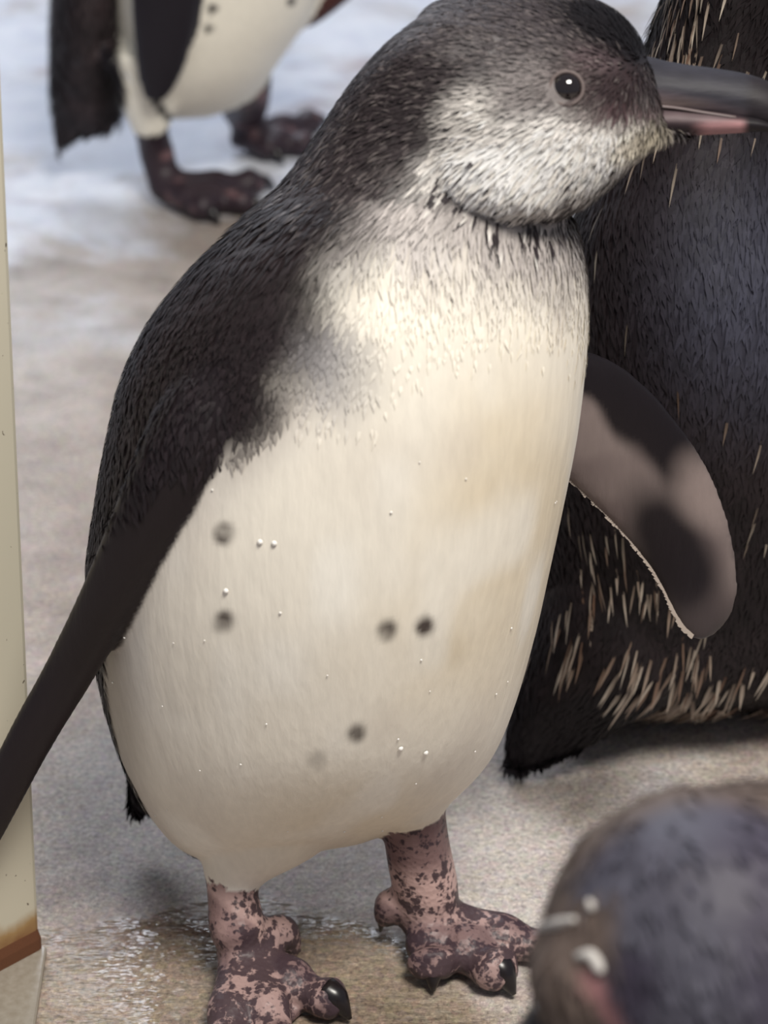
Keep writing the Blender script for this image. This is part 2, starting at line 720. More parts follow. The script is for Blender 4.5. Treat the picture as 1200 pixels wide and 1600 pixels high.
# ------------------------------------------------------------------ post
def build_post():
    m, nt, p, L = mat_new('cream_paint')
    tc = node(nt, 'ShaderNodeTexCoord')
    sx = node(nt, 'ShaderNodeSeparateXYZ')
    L.new(tc.outputs['Object'], sx.inputs[0])
    nz = node(nt, 'ShaderNodeTexNoise')
    nz.inputs['Scale'].default_value = 60
    nz.inputs['Detail'].default_value = 5
    L.new(tc.outputs['Object'], nz.inputs['Vector'])
    ad = node(nt, 'ShaderNodeMath', operation='MULTIPLY_ADD')
    ad.inputs[1].default_value = 0.02
    L.new(nz.outputs['Fac'], ad.inputs[0])
    L.new(sx.outputs['Z'], ad.inputs[2])
    r = node(nt, 'ShaderNodeValToRGB')
    e = r.color_ramp.elements
    e.new(0.5)
    e.new(0.7)
    for k, (t, c) in zip(e, [(0.0, lin(70, 36, 22)), (0.30, lin(112, 66, 36)), (0.46, lin(158, 128, 86)), (0.62, lin(196, 190, 172))]):
        k.position = t
        k.color = (*c, 1)
    mr = node(nt, 'ShaderNodeMapRange')
    mr.inputs['From Min'].default_value = 0.0
    mr.inputs['From Max'].default_value = 0.07
    L.new(ad.outputs[0], mr.inputs['Value'])
    L.new(mr.outputs['Result'], r.inputs['Fac'])
    # grime flecks
    n2 = node(nt, 'ShaderNodeTexNoise')
    n2.inputs['Scale'].default_value = 260
    n2.inputs['Detail'].default_value = 2
    L.new(tc.outputs['Object'], n2.inputs['Vector'])
    m2 = node(nt, 'ShaderNodeMapRange')
    m2.inputs['From Min'].default_value = 0.72
    m2.inputs['From Max'].default_value = 0.76
    L.new(n2.outputs['Fac'], m2.inputs['Value'])
    mx = node(nt, 'ShaderNodeMix', data_type='RGBA')
    mx.inputs['B'].default_value = (*lin(90, 78, 66), 1)
    L.new(m2.outputs['Result'], mx.inputs['Factor'])
    L.new(r.outputs['Color'], mx.inputs['A'])
    L.new(mx.outputs['Result'], p.inputs['Base Color'])
    p.inputs['Roughness'].default_value = 0.4
    base = G(62, 1462, 0.012)
    t = thing('metal_post', 'cream painted square metal post with rusty foot beside the spotted young penguin', 'post', (base[0], base[1], 0))
    # square hollow section turned 45 degrees, its near right edge at the origin
    s = 0.055
    u1 = np.array([-0.72, -0.69])
    u2 = np.array([-0.69, 0.72])
    c4 = [np.zeros(2), u1 * s, u1 * s + u2 * s, u2 * s]
    ch = 0.003
    ring = []
    for i in range(4):
        a, b, cc = c4[i - 1], c4[i], c4[(i + 1) % 4]
        ring.append(b + unit(a - b) * ch)
        ring.append(b + (unit(a - b) + unit(cc - b)) * ch * 0.3)
        ring.append(b + unit(cc - b) * ch)
    V, Fc = [], []
    lean = np.array([0.028, 0.0])
    for z in (0.012, 0.05, 0.3, 0.9):
        for q in ring:
            k = q + lean * z
            V.append((k[0], k[1], z))
    n = len(ring)
    for i in range(3):
        for j in range(n):
            k = (j + 1) % n
            Fc.append((i * n + j, i * n + k, (i + 1) * n + k, (i + 1) * n + j))
    Fc.append(tuple(range(3 * n, 4 * n)))
    Fc.append(tuple(range(n))[::-1])
    new_mesh('shaft', V, Fc, m, t, False)
    # weld bead round the foot
    rust, nt2, p2, L2 = mat_new('rust')
    n3 = node(nt2, 'ShaderNodeTexNoise')
    n3.inputs['Scale'].default_value = 150
    r3 = node(nt2, 'ShaderNodeValToRGB')
    r3.color_ramp.elements[0].color = (*lin(52, 30, 22), 1)
    r3.color_ramp.elements[1].color = (*lin(122, 74, 42), 1)
    L2.new(n3.outputs['Fac'], r3.inputs['Fac'])
    L2.new(r3.outputs['Color'], p2.inputs['Base Color'])
    p2.inputs['Roughness'].default_value = 0.8
    cen = sum(c4) / 4
    V, Fc = [], []
    for z, g in ((0.003, 1.05), (0.011, 1.05), (0.018, 1.005)):
        for q in ring:
            k = cen + (q - cen) * g
            V.append((k[0], k[1], z))
    for i in range(2):
        for j in range(n):
            k = (j + 1) % n
            Fc.append((i * n + j, i * n + k, (i + 1) * n + k, (i + 1) * n + j))
    Fc.append(tuple(range(2 * n, 3 * n)))
    Fc.append(tuple(range(n))[::-1])
    w = new_mesh('weld_bead', V, Fc, rust, t, False)
    w['label'] = 'rusty weld bead round the post foot'
    # smooth grey foot plate the post stands on
    gm, nt3, p3, L3 = mat_new('grey_plate')
    n4 = node(nt3, 'ShaderNodeTexNoise')
    n4.inputs['Scale'].default_value = 40
    n4.inputs['Detail'].default_value = 5
    r4 = node(nt3, 'ShaderNodeValToRGB')
    r4.color_ramp.elements[0].color = (*lin(120, 110, 96), 1)
    r4.color_ramp.elements[1].color = (*lin(158, 152, 142), 1)
    L3.new(n4.outputs['Fac'], r4.inputs['Fac'])
    L3.new(r4.outputs['Color'], p3.inputs['Base Color'])
    p3.inputs['Roughness'].default_value = 0.35
    V, Fc = [], []
    e = 0.003
    pts = [np.array([e, e * 0.3]), np.array([0.006, -0.13]), np.array([-0.15, -0.13]), u2 * 0.10 + u1 * .03]
    for z, g in ((0.0, 1.0), (0.003, 1.0), (0.004, 0.985)):
        c0 = sum(pts) / 4
        for q in pts:
            k = c0 + (q - c0) * g
            V.append((k[0], k[1], z))
    for i in range(2):
        for j in range(4):
            k = (j + 1) % 4
            Fc.append((i * 4 + j, i * 4 + k, (i + 1) * 4 + k, (i + 1) * 4 + j))
    Fc.append((8, 9, 10, 11))
    Fc.append((3, 2, 1, 0))
    new_mesh('foot_plate', V, Fc, gm, t, False)


build_post()


# ------------------------------------------------------------------ the young penguin in the middle
YM = 1.112


def DM(py):
    return upright(py, YM)


BODY = [((365, 1352), (560, 1320), .022), ((300, 1338), (660, 1282), .060), ((255, 1303), (715, 1245), .083),
        ((207, 1228), (768, 1185), .102), ((170, 1125), (803, 1105), .112), ((146, 1010), (836, 990), .118),
        ((137, 900), (858, 892), .118), ((150, 790), (880, 790), .115), ((170, 680), (900, 690), .110),
        ((192, 590), (912, 600), .104), ((234, 505), (919, 510), .096), ((297, 425), (915, 432), .085),
        ((377, 348), (902, 375), .072), ((447, 285), (889, 335), .061), ((497, 212), (880, 280), .055),
        ((547, 135), (880, 200), .051), ((602, 72), (880, 120), .047), ((655, 30), (880, 60), .036)]
HEAD = [((640, 70), (640, 190), .030), ((668, 14), (655, 245), .042), ((725, -8), (715, 305), .051), ((790, -19), (790, 335), .055),
        ((850, -19), (860, 338), .055), ((910, -6), (922, 312), .051), ((960, 18), (972, 268), .042),
        ((992, 50), (1010, 234), .031), ((1010, 86), (1036, 212), .020), ((1018, 112), (1040, 196), .012)]


def toe(p0, tip, r0, r1, lift=0.0):
    """a toe from the ankle to a spot on the floor, with a knuckle"""
    p0 = np.asarray(p0, float)
    tip = np.asarray(tip, float)
    out = []
    for t, k in ((0, 1.0), (0.28, .9), (0.5, 1.0), (0.68, .80), (0.86, 1.02), (1.0, .6)):
        q = p0 * (1 - t) + tip * t
        r = (r0 * (1 - t) + r1 * t) * k
        z = p0[2] * (1 - t) ** 2 + (r * 0.9) * (1 - (1 - t) ** 2)
        out.append((np.array([q[0], q[1], z]), r))
    return tube([a for a, _ in out], [b for _, b in out], 0.85)


def build_main():
    g0 = G(520, 1490)
    t = thing('penguin', 'young penguin with cream belly, dark belly spots, grey streaked head and pink speckled feet',
              'penguin', (g0[0], g0[1], 0), 'penguins on the wet floor')
    comps = []
    K = dict(seg=48, sub=5)
    comps.append(('body', [pair(l, r, DM((l[1] + r[1]) / 2), b) for l, r, b in BODY], K))
    dh = DM(130)
    comps.append(('head', [pair(a, b, dh, k) for a, b, k in HEAD], K))
    for s in (-1, 1):                                    # puffed cheeks
        c = W(795, 236, dh - s * 0.020)
        e = dh / F
        comps.append(('head', ellipsoid(c, RT * 132 * e, -FW * 0.0305, UP * 104 * e), dict(seg=32, sub=2)))
    comps.append(('head', [pair((950, 190), (965, 272), dh, .034), pair((990, 185), (1008, 238), dh, .023), pair((1030, 190), (1042, 219), dh, .0125),
                           pair((1062, 196), (1070, 212), dh, .007), pair((1085, 202), (1088, 209), dh, .003)], dict(seg=28, sub=4)))
    # shoulder of the near flipper, then the flipper itself
    N = -FW
    r_fl = []
    for (px, py), n, hw, th, k in [((470, 420), .020, 70, .034, .1), ((425, 505), .044, 92, .036, .15), ((372, 600), .060, 92, .030, .25),
                                   ((308, 700), .076, 80, .022, .35), ((240, 808), .082, 58, .0150, .45), ((176, 925), .076, 43, .0115, .5),
                                   ((108, 1050), .062, 36, .0095, .5), ((50, 1150), .062, 33, .0085, .5), ((-8, 1262), .062, 30, .008, .5),
                                   ((-55, 1360), .062, 24, .007, .5), ((-82, 1415), .062, 12, .005, .5)]:
        d = DM(py) - n
        c = W(px, py, d)
        e = d / F
        perp = unit(RT * 0.88 - UP * 0.47)                         # across the flipper
        A = (perp * math.cos(k) - N * math.sin(k) * 1.0) * hw * e / math.cos(k)
        Bv = (perp * math.sin(k) + N * math.cos(k)) * th
        r_fl.append((c, A, Bv))
    comps.append(('flip_near', r_fl, dict(seg=32, sub=5)))
    # far flipper, pale underside turned to the front
    up_e = [(905, 548), (960, 566), (1012, 606), (1062, 664), (1102, 724), (1132, 795), (1149, 868), (1152, 925), (1140, 965), (1115, 992)]
    lo_e = [(835, 690), (890, 750), (930, 790), (968, 830), (1000, 868), (1025, 905), (1045, 945), (1062, 978), (1078, 995), (1092, 1001)]
    nd = [.030, .036, .040, .042, .042, .040, .036, .032, .030, .028]
    th = [.014, .012, .0105, .0095, .0085, .008, .0075, .006, .005, .003]
    root = [pair2((840, 560), DM(600) + .01, (770, 650), DM(650), .02)]
    comps.append(('flip_far', root + [pair2(a, DM(a[1]) + n - 0.002, b, DM(b[1]) + n - .012, k) for a, b, n, k in zip(up_e, lo_e, nd, th)], dict(seg=28, sub=4)))
    # thighs
    comps.append(('body', tube([W(425, 1215, DM(1215)), W(398, 1285, DM(1285) - .008), W(370, 1345, DM(1345) - .012), W(362, 1374, DM(1374) - .013)], [.050, .037, .0205, .0150]), dict(seg=28, sub=4)))
    comps.append(('body', tube([W(620, 1180, DM(1180)), W(640, 1245, DM(1250)), W(648, 1270, DM(1270))], [.036, .025, .0172]), dict(seg=28, sub=4)))
    # short tail behind
    comps.append(('tail', [pair((215, 1130), (330, 1130), DM(1130) + .075, .03), pair((205, 1200), (300, 1190), DM(1200) + .092, .022),
                           pair((203, 1246), (262, 1236), DM(1240) + .104, .012), pair((206, 1268), (232, 1262), DM(1264) + .11, .005)], dict(seg=24, sub=4)))
    # legs
    h1 = G(383, 1530)
    comps.append(('foot', tube([W(360, 1345, DM(1345) - .012), W(364, 1400, DM(1400) - .022), W(372, 1455, upright(1455, h1[1])), h1 + [0, 0, .020]],
                               [.0140, .0135, .0148, .0165]), dict(seg=24, sub=5)))
    a1 = h1 + [0, 0, .019]
    tips1 = [G(534, 1596), G(452, 1690), G(340, 1700)]
    for q in tips1:
        comps.append(('foot', toe(a1, q, .0135, .0122), dict(seg=20, sub=4)))
    comps.append(('foot', tube([h1 + [0.004, 0, .026], W(442, 1458, DM(1458) - .02), W(455, 1490, DM(1490) - .018)], [.010, .010, .006]), dict(seg=16, sub=4)))
    h2 = G(655, 1476)
    comps.append(('foot', tube([W(645, 1262, DM(1262)), W(652, 1320, DM(1320)), W(664, 1385, upright(1385, h2[1])), h2 + [0.004, 0, .018]],
                               [.0170, .0172, .0178, .0175]), dict(seg=24, sub=5)))
    a2 = h2 + [0.006, 0, .019]
    tips2 = [G(676, 1548), G(792, 1556), G(905, 1512)]
    for q, r in zip(tips2, (.0155, .0150, .0125)):
        comps.append(('foot', toe(a2, q, .0150, r * .92), dict(seg=20, sub=4)))
    comps.append(('foot', tube([h2 + [-0.002, 0, .028], W(606, 1418, DM(1418)), W(600, 1440, DM(1440))], [.011, .0095, .006]), dict(seg=16, sub=4)))
    # webs between the toes
    for a, tips in ((a1, tips1), (a2, tips2)):
        for i in (0, 1):
            m0 = (tips[i] + tips[i + 1]) / 2
            pts = [a + [0, 0, -.004], a * .6 + m0 * .4, a * .32 + m0 * .68]
            pts = [np.array([q[0], q[1], z]) for q, z in zip(pts, (.010, .006, .0035))]
            wv = (tips[i + 1] - tips[i]) / 2
            wd = [wv * .22, wv * .45, wv * .62]
            comps.append(('foot', [(q, w_, np.array([0, 0, h_])) for q, w_, h_ in zip(pts, wd, (.006, .0035, .0028))], dict(seg=16, sub=4)))
    me, co, near = fuse(comps, 0.0021, 5)
    co[:, 2] = np.maximum(co[:, 2], 0.0005)

    # ---------- plumage colours
    px, py, d = project(co)
    n1 = hash_noise(co, 60, 1) - .5
    n2 = hash_noise(co, 190, 2) - .5
    n3 = hash_noise(co, 25, 3) - .5
    ym = np.array([(l[1] + r[1]) / 2 for l, r, b in BODY])[::-1]
    xc = np.array([(l[0] + r[0]) / 2 for l, r, b in BODY])[::-1]
    xa = np.array([(r[0] - l[0]) / 2 for l, r, b in BODY])[::-1]
    bb = np.array([b for l, r, b in BODY])[::-1]
    c_, a_, b_ = np.interp(py, ym, xc), np.interp(py, ym, xa), np.interp(py, ym, bb)
    u = (px - c_) / a_
    n = (DM(py) - d) / b_
    phi = np.degrees(np.arctan2(n, u))
    face = 38.0                                          # the breast points this way round
    by = [100, 200, 270, 330, 400, 480, 560, 640, 700, 750, 850, 950, 1050, 1150, 1250, 1320]
    bx = [640, 620, 600, 560, 515, 480, 440, 405, 345, 285, 212, 172, 170, 182, 225, 268]
    xb = np.interp(py, by, bx)
    phib = np.degrees(np.arccos(np.clip((xb - c_) / a_, -.985, .985))) - face
    dphi = np.abs((phi - face + 180) % 360 - 180)
    wob = n1 * 10 + n3 * 8
    soft = np.interp(py, [200, 330, 450, 560, 700, 900, 1100], [14, 20, 22, 16, 9, 6, 4])
    back = smooth(-soft, soft * .6, dphi - phib + wob) * np.where(n > -.2, smooth(1275, 1215, py), 1)
    cream = lin(236, 230, 217)
    buff = lin(222, 206, 176)
    greyw = lin(196, 190, 186)
    cols = np.tile(cream, (len(co), 1))

    def blend(c, w):
        nonlocal cols
        w = np.clip(w, 0, 1)[:, None]
        cols = cols * (1 - w) + np.asarray(c) * w

    def blob(x, y, rx, ry, ang=0, edge=.5):
        ca, sa = math.cos(math.radians(ang)), math.sin(math.radians(ang))
        X, Y = px - x, py - y
        q = np.sqrt(((X * ca + Y * sa) / rx) ** 2 + ((-X * sa + Y * ca) / ry) ** 2)
        return 1 - smooth(1 - edge, 1 + edge, q + n1 * .25)
    # warm stain down the breast
    blend(buff, blob(800, 800, 110, 190, 8, .8) * .75)
    blend(buff, blob(690, 1030, 120, 90, 0, .9) * .4)
    blend(buff, blob(560, 1290, 150, 60, 0, .9) * .5)
    blend(lin(196, 180, 150), blob(670, 1020, 50, 30, 0, .9) * .4)
    blend(lin(206, 196, 184), smooth(.05, .4, hash_noise(co * [1, 1, .6], 34, 41) - .5) * .35)
    blend(lin(246, 243, 234), smooth(.05, .4, hash_noise(co * [1, 1, .5], 42, 43) - .5) * .6)
    blend(greyw, smooth(0.0, 1.0, (dphi - phib + 34) / 34) * .55 * (py > 600))
    # grey of the throat fading out on the breast
    g = smooth(490, 330, py - .18 * (px - 620) + n1 * 50 + n2 * 40)
    blend(lin(150, 143, 143), g * .85)
    blend(lin(168, 166, 168), smooth(120, 0, np.abs(px - (470 + (py - 520) * .5)) + np.abs(py - 540) * .6 + n1 * 40) * .6)
    blend(lin(128, 126, 130), blob(505, 545, 85, 62, 55, .8) * .75)
    blend(lin(176, 168, 160), blob(395, 680, 90, 40, -45, .9) * .6)  # soft shade below the flipper root, painted into the belly colour
    blend(lin(160, 152, 144), smooth(70, 0, px - np.interp(py, [700, 800, 900, 1000, 1100], [300, 245, 205, 178, 178])) * (py > 680) * (n > 0) * .55)  # flipper's shadow on the flank, painted as a grey gradient
    dark = lin(36, 29, 31)
    blend(dark, back)
    blend(lin(27, 21, 23), back * smooth(.45, .62, n3 + .5) * .6)
    hd = (near == 'head') | (py < 330)
    # head pattern, alike on both sides
    hm = smooth(345, 322, py - .10 * np.abs(px - 800) * 0 + n1 * 16) * ((near == 'head') | (py < 300))
    crown = lin(58, 52, 54)
    keep = cols.copy()
    blend(crown, hm)
    blend(lin(42, 35, 37), blob(590, 200, 110, 160, 30, .6) * hm * .8)
    blend(lin(236, 232, 227), blob(790, 262, 125, 62, -8, .45) * hm)
    blend(lin(232, 227, 220), blob(905, 240, 120, 58, -22, .5) * hm)
    blend(lin(212, 207, 201), blob(745, 182, 55, 40, -40, .7) * hm * .8)
    blend(lin(208, 204, 200), blob(880, 195, 85, 30, 5, .6) * hm * .8)
    blend(lin(150, 140, 118), blob(1005, 212, 44, 22, -30, .6) * hm * .7)
    blend(lin(120, 113, 112), blob(835, 130, 50, 42, 0, .6) * hm * .7)
    blend(lin(76, 66, 66), blob(925, 130, 50, 52, 0, .6) * hm * .85)
    blend(lin(50, 40, 42), blob(968, 135, 38, 50, 20, .5) * hm * .95)
    blend(lin(104, 88, 92), blob(938, 92, 30, 16, 10, .6) * hm * .5)
    blend(lin(20, 17, 20), blob(955, 46, 82, 38, 28, .5) * hm)
    blend(lin(20, 17, 20), blob(1000, 84, 22, 18, 0, .5) * hm * .8)
    blend(lin(84, 79, 81), blob(770, 60, 110, 40, 8, .8) * hm * .45)
    blend(lin(78, 58, 62), blob(985, 172, 60, 12, -6, .6) * hm * .8)
    # shade of the cheek crease painted into the colour, among dark feathers
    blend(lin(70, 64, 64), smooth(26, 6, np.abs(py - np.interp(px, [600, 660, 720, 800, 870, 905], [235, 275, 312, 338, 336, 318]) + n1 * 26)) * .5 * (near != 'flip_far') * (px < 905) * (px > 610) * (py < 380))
    # flippers
    fn = near == 'flip_near'
    w = smooth(.30, .55, relax(me, fn, 14))
    blend(lin(30, 24, 27), w)
    ff = near == 'flip_far'
    blend(lin(116, 104, 101), ff * 1.0)
    blend(lin(88, 76, 76), ff * smooth(-.1, .35, n1 + n3) * .6)
    ue = np.array(up_e)
    seg_d = np.min(np.hypot(px[:, None] - catmull(ue[:7], 6)[None, :, 0], py[:, None] - catmull(ue[:7], 6)[None, :, 1]), axis=1)
    bandw = np.interp(px, [900, 960, 1040, 1100, 1140], [70, 88, 72, 30, 0])
    blend(lin(22, 17, 20), ff * smooth(14, -14, seg_d - bandw + n1 * 20))
    blend(lin(26, 21, 24), ff * blob(1055, 870, 62, 115, -28, .45))
    blend(lin(134, 120, 116), ff * blob(1110, 770, 46, 60, -35, .6) * .8)
    blend(lin(48, 42, 44), ff * smooth(900, 990, py) * .8)
    fb = ff & (d > DM(py) + .036 + .0)
    # tail
    blend(lin(40, 34, 37), near == 'tail')
    # belly spots
    for x, y, r, s in ((350, 833, 15, .8), (350, 970, 15, .75), (605, 986, 15, .85), (664, 979, 15, .95), (557, 1145, 13, .9), (496, 1187, 14, .3)):
        blend(lin(74, 66, 62), blob(x, y, r, r * 1.1, 20, .6) * s * (1.05 + n2 * .8) * (n > 0) * ((near == 'body')))
    # thigh fringe, then bare feet
    foot = (near == 'foot').astype(float)
    fz = (near == 'foot') & (py > 1250)
    blend(lin(190, 160, 154), foot)
    blend(lin(116, 92, 92), foot * smooth(.5, .64, hash_noise(co, 45, 9)) * .8)
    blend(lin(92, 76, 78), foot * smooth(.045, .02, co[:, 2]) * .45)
    blend(lin(92, 68, 70), foot * smooth(.052, .068, co[:, 2] + n1 * .01) * .8)
    body = finish_body(me, co, cols, foot, M_BODY, t)

    # ---------- feather coat
    dens = np.where(near == 'foot', 0, 1.0)
    dens = np.where(near == 'flip_near', .7 * smooth(900, 600, py), dens)
    dens[(w > .02) & (w < .97) & (py > 660)] = 0
    hd_w = smooth(380, 300, py)
    lum = cols.mean(1)
    bellyw = smooth(.15, .6, back)
    wmain = dens * np.maximum(np.maximum(2.6 * hd_w, 1.0 * bellyw), .9 * smooth(620, 380, py + n1 * 80))
    wmain = np.maximum(wmain, blob(490, 545, 110, 80, 55, .6) * .8 * dens)
    wmain[near == 'flip_far'] = 0
    wmain[(near == 'tail')] = 3
    wmain[(np.hypot(px - 885, (py - 138)) < 25)] = 0
    wmain[(px > 935) & (py > 88) & (py < 200) & (px + .4 * py > 985)] *= .5
    spot_w = 0

    def flow(P):
        x, y, _ = project(P)
        h = smooth(390, 300, y)
        rx, ry = x - 1010, y - 90
        L_ = np.maximum(np.hypot(rx, ry), 1)
        hx, hy = rx / L_, ry / L_
        hy = hy + smooth(150, 330, y) * .55
        sl = smooth(700, 420, x) * smooth(800, 450, y) * .55
        dx = hx * h + (-sl) * (1 - h)
        dy = hy * h + 1.0 * (1 - h)
        return dirs(dx, dy)

    def flen(P):
        x, y, _ = project(P)
        return .0060 + .0062 * smooth(60, 300, y) * smooth(980, 840, x) * smooth(560, 420, y) + .003 * smooth(500, 700, y)

    def fwid(P):
        x, y, _ = project(P)
        return .00100 + .0004 * smooth(120, 300, y) + .0005 * smooth(560, 420, x)

    def flift(P):
        x, y, _ = project(P)
        return .0009 + .0014 * smooth(120, 300, y) * smooth(450, 300, y) - .0018 * smooth(330, 440, y) * smooth(330, 560, x + .12 * y) * smooth(450, 300, y) - .00065 * smooth(380, 450, y) * smooth(330, 520, x + .12 * y)

    def tint(P, cl, g):
        x, y, _ = project(P)
        k = len(cl)
        h = smooth(400, 300, y)[:, None]
        lumc = cl.mean(1)[:, None]
        darkish = lumc < .12
        # head: dark root with paler tip; breast: even
        r = g.random((k, 1))
        thr = (smooth(335, 365, y) * smooth(560, 640, x))[:, None]
        cb = cl * (1 - h * (.55 - .35 * thr))
        ct = cl * (1 + h * (.05 + .55 * r))
        grey = h * darkish * (r > .80) * (lumc > .012)
        ct = ct * (1 - grey * .6) + np.array(lin(120, 112, 110)) * grey * .6
        j = 1 + (g.random((k, 1)) - .5) * (.05 + .45 * h)
        j = np.where((~(h > .1)) & darkish, 1 + (g.random((k, 1)) - .4) * .8, j)
        return cb * j, np.minimum(ct * j, .86)
    feathers('plumage', me, co, cols, wmain, flow, flen, fwid, flift, M_FEATHER, t, tint, 60000, 3)

    # longer ragged feathers that hang over the lower cheek, white ones among dark ones
    lip = np.interp(px, [600, 650, 720, 800, 870, 930], [195, 245, 290, 312, 306, 272])
    band = np.exp(-((py - lip) / 34) ** 2) * smooth(660, 700, px) * smooth(935, 890, px) * np.isin(near, ('head', 'body'))

    def tint_c(P, cl, g):
        x, y, _ = project(P)
        lp = np.interp(x, [600, 650, 720, 800, 870, 930], [195, 245, 290, 312, 306, 272])
        wh = (g.random(len(x)) < np.clip(.80 - (y - lp) / 90, .15, .95) * smooth(600, 690, x))[:, None]
        a = np.where(wh, lin(120, 114, 110), lin(34, 28, 31))
        b = np.where(wh, lin(232, 228, 222), lin(52, 45, 48))
        return a, b
    feathers('cheek_feathers', me, co, cols, band + 1e-9, flow, lambda P: np.full(len(P), .0115), lambda P: np.full(len(P), .0017),
             lambda P: np.full(len(P), .0030), M_FEATHER, t, tint_c, 1300, 21, .12)

    # ---------- beak
    def beak_part(name, sl, colf, label):
        ctrl = [pair(a, b, dh - .001, k) for a, b, k in sl]
        o = part(name, ctrl, M_BEAK, t, 28, 8, 1.12)
        v = np.array([tuple(q.co) for q in o.data.vertices]) + parent_origin(t)
        x, y, _ = project(v)
        set_color(o.data, colf(x, y, v))
        o['label'] = label
        return o

    def upc(x, y, v):
        c = np.tile(lin(44, 43, 50), (len(x), 1))
        m = smooth(0, 26, y - (128 + (x - 1010) * .22))[:, None]
        c = c * (1 - m * .75) + lin(92, 80, 84) * m * .75
        m = (smooth(10, 0, np.abs(y - (158 + (x - 1000) * .05))) * smooth(1130, 1060, x))[:, None]
        c = c * (1 - m * .5) + lin(120, 106, 100) * m * .5
        m = smooth(1155, 1180, x + (y - 160) * .1)[:, None]
        return c * (1 - m) + lin(34, 30, 34) * m

    def loc(x, y, v):
        c = np.tile(lin(40, 31, 36), (len(x), 1))
        m = smooth(1072, 1115, x)[:, None]
        c = c * (1 - m) + lin(160, 120, 122) * m * smooth(183, 194, y)[:, None] + c * m * (1 - smooth(183, 194, y)[:, None])
        m = smooth(14, 2, np.abs(y - 182 - (x - 1040) * .06))[:, None] * smooth(1160, 1100, x)[:, None]
        c = c * (1 - m * .6) + lin(110, 94, 96) * m * .6
        m = smooth(1155, 1172, x)[:, None]
        return c * (1 - m) + lin(26, 22, 26) * m
    up = beak_part('upper_beak', [((985, 92), (972, 176), .010), ((1010, 88), (1003, 180), .0125), ((1040, 95), (1045, 179), .0112), ((1075, 101), (1085, 180), .0100),
                                  ((1120, 107), (1125, 183), .0088), ((1165, 115), (1166, 190), .0076), ((1200, 127), (1198, 197), .0066),
                                  ((1226, 145), (1220, 207), .0048), ((1242, 170), (1234, 214), .0030), ((1246, 196), (1241, 216), .0012)], upc,
                   'slate grey hooked upper beak with black tip')
    lo = beak_part('lower_beak', [((965, 160), (985, 205), .010), ((1005, 160), (1022, 214), .0115), ((1050, 163), (1055, 213), .0103), ((1100, 168), (1102, 211), .0088),
                                  ((1150, 175), (1152, 208), .0072), ((1190, 183), (1190, 206), .0055), ((1220, 198), (1219, 207), .0025)], loc,
                   'dark lower beak with pink band and black tip')
    part('beak_ridge', [pair((996, 160), (996, 168), dh - .0095, .0015), pair((1050, 165), (1051, 171), dh - .0088, .0015), pair((1100, 173), (1101, 179), dh - .0076, .0012),
                        pair((1150, 181), (1151, 186), dh - .0066, .001)], M_RIDGE, up, 12, 5)
    for s in (-1, 1):
        part('nostril', tube([W(1092, 143, dh - s * .0090), W(1108, 146, dh - s * .0087), W(1122, 149, dh - s * .0082)], [.0004, .0012, .0004], .6), M_CLAW, up, 10, 4)
    # ---------- eyes
    e = dh / F
    for s in (-1, 1):
        # find the skin depth at the eye
        m = (np.hypot(px - 885, py - 138) < 14) & ((d < dh) if s > 0 else (d > dh))
        de = d[m].mean()
        c = W(885, 138, de + s * .0048)
        eye = part('eye', ellipsoid(c, RT * .0082, -FW * .0078, UP * .0078), M_EYE, t, 24, 2)
        ring = []
        cc = W(885, 138, de - s * .0002)
        V, Fc = [], []
        R_, r_ = 24, 10
        for i in range(R_):
            a = 2 * math.pi * i / R_
            o_ = RT * math.cos(a) + UP * math.sin(a)
            for j in range(r_):
                b = 2 * math.pi * j / r_
                rad = .0072 + .0009 * math.cos(b)
                V.append(cc + o_ * rad * np.array([1.0, 1, 1]) + (-FW * s) * .0011 * math.sin(b) - parent_origin(t))
                Fc.append((i * r_ + j, ((i + 1) % R_) * r_ + j, ((i + 1) % R_) * r_ + (j + 1) % r_, i * r_ + (j + 1) % r_))
        lid = new_mesh('eyelid', V, Fc, M_LID, eye)
        lid['label'] = 'pinkish grey eyelid ring'
    # ---------- claws
    for q, a, k in ((tips1[0], a1, 1.0), (tips1[1], a1, 1), (tips1[2], a1, 1), (tips2[0], a2, 1.0), (tips2[1], a2, 1.1), (tips2[2], a2, 1)):
        dr = unit((q - a) * [1, 1, 0])
        claw(q - dr * .010 + [0, 0, .014], q + dr * .0055 + [0, 0, .004], .0086 * k, t)
    claw(W(601, 1436, DM(1436)), W(594, 1456, DM(1456)), .0035, t)
    # ---------- fringe of stiff feathers along the trailing edge of the far flipper
    V, Fc = [], []
    edge = catmull(lo_e[1:9], 14)
    nds = np.interp(np.linspace(0, 1, len(edge)), np.linspace(0, 1, 8), nd[1:9])
